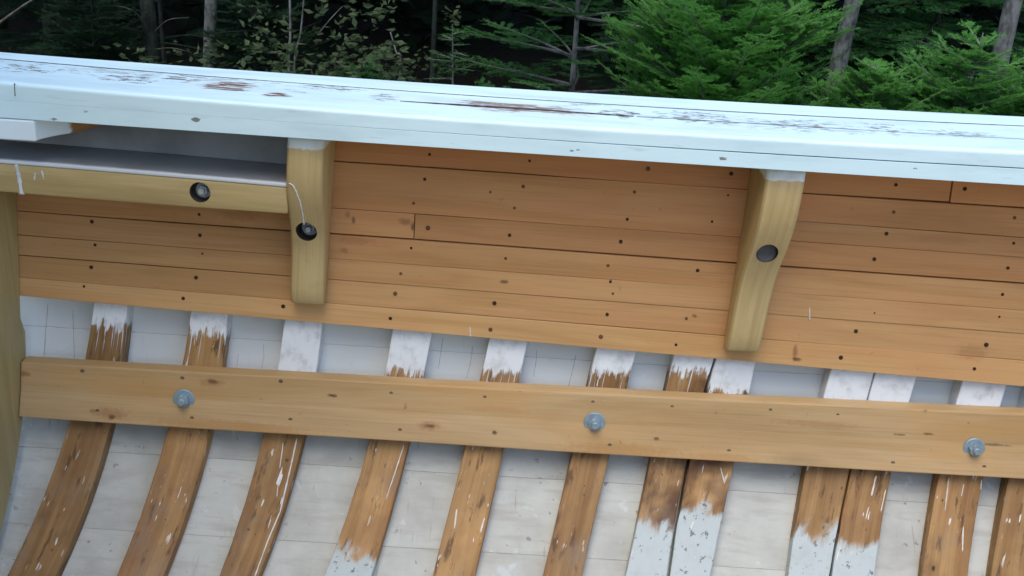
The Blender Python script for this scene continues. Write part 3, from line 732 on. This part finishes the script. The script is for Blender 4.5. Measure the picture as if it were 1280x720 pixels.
def branch(base, dirv, length, droop, dens=1.0, nl=.024, nw=.006, side0=.12, sub=True):
    """one flat fir spray: returns stem polyline and needle triangles"""
    dirv = unit(np.array(dirv, float)); hor = unit(np.array([dirv[0], dirv[1], 0.0])); sidev = np.array([-hor[1], hor[0], 0.0])
    n = max(5, int(length / .07)); pts = []
    curl = RNG.uniform(-.25, .25)
    for i in range(n + 1):
        t = i / n; pts.append(base + dirv * length * t + np.array([0, 0, -droop * length * t * t + .10 * length * t ** 3]) + sidev * curl * length * t * t)
    pts = np.array(pts); T = []
    for i in range(1, n + 1):
        t = i / n
        if t < side0: continue
        d = unit(pts[i] - pts[i - 1]); nr = unit(np.cross(sidev, d)); nr = nr if nr[2] > 0 else -nr
        T.append(twig_needles(pts[i - 1], pts[i], nr, nl, nw, .012 / dens))
        for sg in (-1, 1):
            if RNG.random() > .93: continue
            tl = length * .36 * (1 - t) ** .75 + .06; tl *= RNG.uniform(.7, 1.15)
            td = unit(d * RNG.uniform(.55, .9) + sidev * sg + np.array([0, 0, RNG.uniform(-.22, .16)]))
            q0 = pts[i] - d * RNG.uniform(0, .05); q1 = q0 + td * tl
            T.append(twig_needles(q0, q1, unit(nr + RNG.normal(0, .2, 3)), nl, nw, .012 / dens))
            if sub and tl > .13:
                m = int(tl / .055)
                for k in range(1, m + 1):
                    c = q0 + (q1 - q0) * k / (m + .6)
                    for s2 in (-1, 1):
                        e = unit(td + s2 * np.cross(nr, td) * .9 + np.array([0, 0, RNG.uniform(-.2, .2)])) * tl * .42 * (1 - k / (m + 1.5)) + 0
                        T.append(twig_needles(c, c + e, unit(nr + RNG.normal(0, .25, 3)), nl, nw, .013 / dens))
    return pts, np.concatenate(T)
def add_tube(V, F, pts, r0, r1, seg=5):
    n = len(pts); b = len(V)
    for i, c in enumerate(pts):
        tg = unit(pts[min(i + 1, n - 1)] - pts[max(i - 1, 0)]); a = unit(np.cross(tg, [.2, .31, .9])); bb = np.cross(tg, a); r = r0 + (r1 - r0) * i / (n - 1)
        for j in range(seg):
            an = 2 * math.pi * j / seg; V.append(tuple(c + (a * math.cos(an) + bb * math.sin(an)) * r))
    for i in range(n - 1):
        for j in range(seg): F.append((b + i * seg + j, b + i * seg + (j + 1) % seg, b + (i + 1) * seg + (j + 1) % seg, b + (i + 1) * seg + j))
def g_at(px, Y):
    """ground point seen in the column px at distance Y"""
    d = ray(px, 60); return (d[0] / d[1] * Y, Y, 0.0)
def fir(name, loc, height, label, mat, bark, zlo, zhi, blen, nwh=.17, per=6, trunk_r=.03, droop=.25, rise=.12, dens=1.0, group=None, nl=.024, nw=.006, side0=.12, lean=(0, 0), cat='tree', slope=.55, rj=.12):
    root = empty(name, loc, label, cat, group); b = np.array(loc)
    V, F = [], []; tp = np.array([b + [lean[0] * t + .02 * math.sin(4 * t + loc[0]), lean[1] * t, height * t] for t in np.linspace(0, 1, 12)])
    add_tube(V, F, tp, trunk_r, .004, 9)
    me = bpy.data.meshes.new('trunk'); me.from_pydata(V, [], F); link('trunk', me, bark, root, smooth=True)
    V, F, T = [], [], []; z = zlo
    while z < min(zhi, height - .05):
        az0 = RNG.uniform(0, 6.28)
        for k in range(per):
            az = az0 + 6.283 * k / per + RNG.uniform(-.3, .3); L = min(blen, (height - z) * slope + .08) * RNG.uniform(.75, 1.15)
            zz = z + RNG.uniform(-.06, .06); t = zz / height
            base = b + np.array([lean[0] * t + .02 * math.sin(4 * t + loc[0]), lean[1] * t, zz])
            pts, tr = branch(base, (math.cos(az), math.sin(az), rise + RNG.uniform(-rj, rj)), L, droop * RNG.uniform(.6, 1.3), dens, nl, nw, side0)
            add_tube(V, F, pts, .007 + L * .006, .0015, 4); T.append(tr)
        z += nwh * RNG.uniform(.8, 1.25)
    A_ = np.array(V); Q_ = np.array(F); stem = np.concatenate([A_[Q_[:, [0, 1, 2]]], A_[Q_[:, [0, 2, 3]]]])      # twigs belong to the crown
    nd = np.concatenate(T); me = tris_mesh('crown', np.concatenate([nd, stem])); me.materials.append(mat); me.materials.append(bark)
    me.polygons.foreach_set('material_index', np.concatenate([np.zeros(len(nd), np.int32), np.ones(len(stem), np.int32)])[:len(me.polygons)])
    link('crown', me, mat, root)
    return root
def leaf_cloud(n, fn, size, flat=.5):
    """n pointed leaves of two triangles, fn gives the centres"""
    c = fn(n); a = unit(RNG.normal(0, 1, (n, 3)) * [1, 1, flat]); b = unit(np.cross(a, RNG.normal(0, 1, (n, 3)) * [1, 1, .6] + [0, 0, .8])); s = size * RNG.uniform(.6, 1.3, (n, 1))
    fold = unit(np.cross(a, b)) * s * .15
    tip, tail = c + a * s, c - a * s * .8; l, r = c + b * s * .45 + fold, c - b * s * .45 + fold
    return np.concatenate([np.stack([tail, l, tip], 1), np.stack([tail, tip, r], 1)])
def tall_tree(name, loc, label, bark, r, height, lean=(0, 0), crown=True, dead=(), cr=1.3, crz=(5, 8.5), ncr=1500, cat='tree', group=None):
    root = empty(name, loc, label, cat, group); b = np.array(loc)
    ts = np.linspace(0, 1, 40); tp = np.array([b + [lean[0] * t * height + .05 * math.sin(5 * t + loc[0]), lean[1] * t * height, height * t] for t in ts])
    V, F = [], []; add_tube(V, F, tp, r, r * .35, 12)
    V = [tuple(np.array(v) + RNG.normal(0, r * .035, 3)) for v in V]
    me = bpy.data.meshes.new('trunk'); me.from_pydata(V, [], F); link('trunk', me, bark, root, smooth=True)
    for pts in dead:
        m = tube_mesh('dead_branch', pts, [.008 * (1 - .8 * i / (len(pts) - 1)) for i in range(len(pts))], 6, 5); link('dead_branch', m, TWIGM, root, smooth=True)
    if crown:
        top = b + np.array([lean[0] * height, lean[1] * height, 0]) * .6
        def fn(n):
            k = max(10, n // 40); cc = np.stack([RNG.normal(0, cr * .55, k), RNG.normal(0, cr * .55, k), RNG.uniform(crz[0], crz[1], k)], 1) + top * [1, 1, 0]
            return cc[RNG.integers(0, k, n)] + RNG.normal(0, .32, (n, 3)) * [1, 1, .6]
        link('crown', tris_mesh('crown', leaf_cloud(ncr, fn, .16)), CANOPY, root)
    return root
def at(px, py, Y):
    p = at_depth(px, py, Y); return (p[0], p[1], p[2] + H)

fir('fir_tree', g_at(716, 9.2), 3.6, 'slim grey fir with open branches and a bare thin trunk', NEEDLE_MID, BARK_GREY, .55, 3.5, 1.05, .27, 6, .034, .12, .16, .95, nl=.03, nw=.009, side0=.30)
fir('fir_tree', g_at(905, 7.6), 2.55, 'dense bright green young fir at the right of the slim grey fir', NEEDLE, BARK_GREY, .6, 2.5, .92, .10, 9, .04, .10, .50, 1.1, nl=.036, nw=.012, side0=.08, slope=.95, rj=.35)
fir('fir_tree', g_at(1100, 7.8), 1.72, 'low bright fir between the pale trunk and the big grey trunk', NEEDLE, BARK_GREY, .4, 1.68, .72, .09, 9, .02, .12, .45, 1.1, nl=.036, nw=.012, side0=.08, slope=1.1, rj=.35)
fir('fir_tree', g_at(1222, 8.0), 1.95, 'small bright fir just left of the big grey trunk', NEEDLE, BARK_GREY, .4, 1.86, .62, .10, 8, .02, .12, .42, 1.0, nl=.036, nw=.012, side0=.1, slope=1.0, rj=.35)
fir('fir_tree', g_at(1330, 8.2), 1.8, 'young fir showing only its branch tips beside the right picture edge', NEEDLE, BARK_GREY, .4, 1.72, .66, .10, 8, .02, .12, .4, 1.0, nl=.036, nw=.012, side0=.1, slope=1.0, rj=.3)
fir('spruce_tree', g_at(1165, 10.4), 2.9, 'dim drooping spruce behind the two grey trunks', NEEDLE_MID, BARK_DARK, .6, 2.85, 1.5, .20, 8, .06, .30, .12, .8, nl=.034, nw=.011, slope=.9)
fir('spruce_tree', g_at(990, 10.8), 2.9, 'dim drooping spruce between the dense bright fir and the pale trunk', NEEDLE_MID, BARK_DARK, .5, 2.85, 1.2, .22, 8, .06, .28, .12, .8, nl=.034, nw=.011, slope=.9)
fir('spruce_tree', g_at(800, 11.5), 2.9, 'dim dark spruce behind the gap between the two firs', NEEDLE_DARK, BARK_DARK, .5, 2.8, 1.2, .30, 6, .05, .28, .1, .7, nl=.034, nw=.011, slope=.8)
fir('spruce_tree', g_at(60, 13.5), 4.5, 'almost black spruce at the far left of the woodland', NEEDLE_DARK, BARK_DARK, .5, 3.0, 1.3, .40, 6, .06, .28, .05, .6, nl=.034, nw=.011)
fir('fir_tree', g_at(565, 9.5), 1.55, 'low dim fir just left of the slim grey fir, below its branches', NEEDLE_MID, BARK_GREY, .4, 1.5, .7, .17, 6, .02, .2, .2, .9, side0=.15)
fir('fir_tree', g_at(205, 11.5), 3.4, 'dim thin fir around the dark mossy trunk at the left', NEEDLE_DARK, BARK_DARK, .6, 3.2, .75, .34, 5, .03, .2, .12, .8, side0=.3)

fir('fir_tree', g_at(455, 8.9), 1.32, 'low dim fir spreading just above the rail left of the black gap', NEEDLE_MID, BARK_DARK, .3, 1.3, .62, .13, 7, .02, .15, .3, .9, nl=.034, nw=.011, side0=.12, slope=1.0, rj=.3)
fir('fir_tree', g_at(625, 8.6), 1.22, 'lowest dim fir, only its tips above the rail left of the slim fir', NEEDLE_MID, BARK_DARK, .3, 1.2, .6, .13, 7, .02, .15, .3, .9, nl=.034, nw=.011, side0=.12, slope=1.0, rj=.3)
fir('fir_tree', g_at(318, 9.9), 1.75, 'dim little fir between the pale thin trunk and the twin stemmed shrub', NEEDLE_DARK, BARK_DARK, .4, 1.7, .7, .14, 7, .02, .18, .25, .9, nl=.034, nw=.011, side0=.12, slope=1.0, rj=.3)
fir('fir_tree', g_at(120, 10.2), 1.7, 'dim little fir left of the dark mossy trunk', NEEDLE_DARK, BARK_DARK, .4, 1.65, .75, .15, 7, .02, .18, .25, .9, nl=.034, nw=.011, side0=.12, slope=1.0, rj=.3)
tall_tree('birch_tree', g_at(1036, 9.6), 'pale mottled trunk leaning right behind the bright firs', BARK_PALE, .082, 8.5, (.085, .0))
tall_tree('hardwood_tree', g_at(1262, 9.4), 'thick grey upright trunk near the right picture edge', BARK_GREY, .085, 9, (-.005, 0),
          dead=[[at(1256, 102, 9.4), at(1200, 70, 9.3), at(1160, 55, 9.2), at(1130, 48, 9.2)], [at(1256, 112, 9.4), at(1215, 118, 9.2), at(1180, 121, 9.1), at(1140, 112, 9.1)]])
tall_tree('hardwood_tree', g_at(191, 10.6), 'dark mossy upright trunk at the left of the woodland', BARK_DARK, .075, 9, (-.006, 0),
          dead=[[at(188, 45, 10.6), at(172, 18, 10.4), at(150, 8, 10.3), at(120, 8, 10.3)], [at(193, 62, 10.5), at(215, 60, 10.3), at(240, 66, 10.2)], [at(193, 40, 10.5), at(210, 25, 10.3), at(236, 22, 10.2)]])
tall_tree('birch_tree', g_at(252, 10.2), 'pale mottled thin trunk leaning right at the left of the woodland', BARK_PALE, .062, 8.5, (.10, .0))
tall_tree('hardwood_tree', g_at(546, 12.0), 'thin dark stem standing in the black gap left of the slim fir', BARK_DARK, .03, 6, (-.03, 0), ncr=500)
# young broad-leaved bushes
def bush(loc, stems, leaves, label, leafmat, h=2.4, size=.042):
    root = empty('shrub', loc, label, 'shrub')
    for pts, r in stems:
        link('stem', tube_mesh('stem', pts, [r * (1 - .5 * i / (len(pts) - 1)) for i in range(len(pts))], 6, 5), BARK_GREY, root, smooth=True)
    T = []
    for (px, py, Y, rx, ry, rz, n) in leaves:
        c = np.array(at(px, py, Y)); k = max(3, n // 9)
        def fn(m):
            cc = c + RNG.normal(0, .5, (k, 3)) * [rx, ry, rz]; return cc[RNG.integers(0, k, m)] + RNG.normal(0, .055, (m, 3))
        T.append(leaf_cloud(n, fn, size, .35))
    link('foliage', tris_mesh('foliage', np.concatenate(T)), leafmat, root); return root
g = g_at(366, 9.4)
bush(g, [([g, at(361, 88, 9.4), at(363, 40, 9.4), at(361, -40, 9.4)], .016), ([(g[0] + .05, g[1], 0), at(368, 88, 9.4), at(376, 40, 9.35), at(382, -30, 9.3)], .012), ([at(400, 40, 9.3), at(412, 25, 9.2), at(428, 8, 9.2)], .006)],
     [(345, 30, 9.4, .5, .6, .4, 80), (400, 55, 9.3, .5, .6, .4, 80), (390, 10, 9.3, .6, .6, .3, 60), (450, 20, 9.3, .6, .6, .35, 60), (465, 45, 9.2, .3, .4, .25, 60)], 'twin stemmed shrub with sparse grey green leaves', LEAF)
g = g_at(480, 8.8)
bush(g, [([g, at(500, 90, 8.8), at(495, 65, 8.8), at(488, 40, 8.8)], .01)],
     [(440, 82, 8.8, .7, .6, .22, 190), (500, 80, 9.3, .8, .5, .2, 90), (330, 72, 9, .5, .5, .2, 110), (230, 78, 9.2, .6, .5, .15, 110), (400, 85, 9, .6, .5, .15, 130)], 'low leafy shrub with a few yellowish leaves just above the rail', LEAF, size=.046)
g = g_at(2, 8.6); g = (g[0] - .35, g[1], 0)
dr = empty('dead_sapling', g, 'bare pale stem arching up at the left picture edge', 'sapling')
link('stem', tube_mesh('stem', [g, at(-70, 100, 8.6), at(-30, 50, 8.6), at(0, 28, 8.6), at(22, 12, 8.6), at(42, -1, 8.6), at(80, -22, 8.6)], [.014, .012, .011, .01, .008, .007, .004], 6, 6), TWIGM, dr, smooth=True)

# the wood behind reads as one dark mass
def massfn(n):
    k = n // 30; cc = np.stack([RNG.uniform(-13, 13, k), RNG.uniform(15.5, 24, k), RNG.uniform(0, 9, k)], 1)
    return cc[RNG.integers(0, k, n)] + RNG.normal(0, .5, (n, 3)) * [1, 1, .6]
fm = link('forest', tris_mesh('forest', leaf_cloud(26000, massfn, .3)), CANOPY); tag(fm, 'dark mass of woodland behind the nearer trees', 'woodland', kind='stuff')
def canfn(n):  # leaf mass added above the view to block skylight from the wood
    k = n // 30; cc = np.stack([RNG.uniform(-11, 11, k), RNG.uniform(12, 18, k), RNG.uniform(2.3, 8, k) ** 1.0 + RNG.uniform(0, .5, k)], 1)
    return cc[RNG.integers(0, k, n)] + RNG.normal(0, .45, (n, 3)) * [1, 1, .5]
fc = link('shade_canopy', tris_mesh('shade_canopy', leaf_cloud(13000, canfn, .28)), CANOPY); tag(fc, 'unseen leafy canopy added to shade the woodland edge', 'canopy', kind='stuff')
# thin dark stems deep in the wood
TR = mat_bark('deep_wood_bark', (.035, .033, .028), (.018, .017, .014))

# ground
N = NT('forest_floor'); o = N.obj(); n1 = N.noise(o, 1.2, 4); n2 = N.noise(o, 16, 5, .65)
col = N.mix(N.ss(n2, .35, .7), (.018, .015, .010), (.040, .030, .020)); col = N.mix(N.ss(n1, .5, .65), col, (.012, .022, .009))
GM = N.fin(col, .9, N.bump(n2, .8, .03), .1)
V = []; F = []; nx, ny = 80, 80
for j in range(ny + 1):
    for i in range(nx + 1):
        x, y = -60 + 120 * i / nx, -20 + 140 * j / ny
        V.append((x, y, .10 * mnoise.noise(Vector((x * .5, y * .5, 0))) - .06 + max(0, y - 14) * .05))
for j in range(ny):
    for i in range(nx): F.append((j * (nx + 1) + i, j * (nx + 1) + i + 1, (j + 1) * (nx + 1) + i + 1, (j + 1) * (nx + 1) + i))
me = bpy.data.meshes.new('ground'); me.from_pydata(V, [], F); tag(link('ground', me, GM, smooth=True), 'dark leaf littered forest floor', 'ground', kind='structure')

# ------------------------------------------------------------------ light
W = bpy.data.worlds.new('World'); sc.world = W; W.use_nodes = True; nt = W.node_tree
sky = nt.nodes.new('ShaderNodeTexSky'); sky.sky_type = 'NISHITA'; sky.sun_disc = False
sv = Vector((-.15, -.43, 1.0)).normalized()
sky.sun_elevation = math.asin(sv.z); sky.sun_rotation = math.atan2(sv.x, sv.y); sky.air_density = 1.0; sky.dust_density = 1.0
nt.links.new(sky.outputs[0], nt.nodes['Background'].inputs[0]); nt.nodes['Background'].inputs[1].default_value = .15
sd = bpy.data.lights.new('sun', 'SUN'); sd.energy = 1.1; sd.angle = math.radians(45); sd.color = (1, .95, .87)
so = bpy.data.objects.new('sun', sd); COL.objects.link(so); so.location = (3, -4, 9); so.rotation_euler = sv.to_track_quat('Z', 'Y').to_euler()
vs = sc.view_settings; vs.view_transform = 'Standard'; vs.look = 'None'; vs.exposure = 1.0; vs.gamma = 1; vs.use_curve_mapping = False
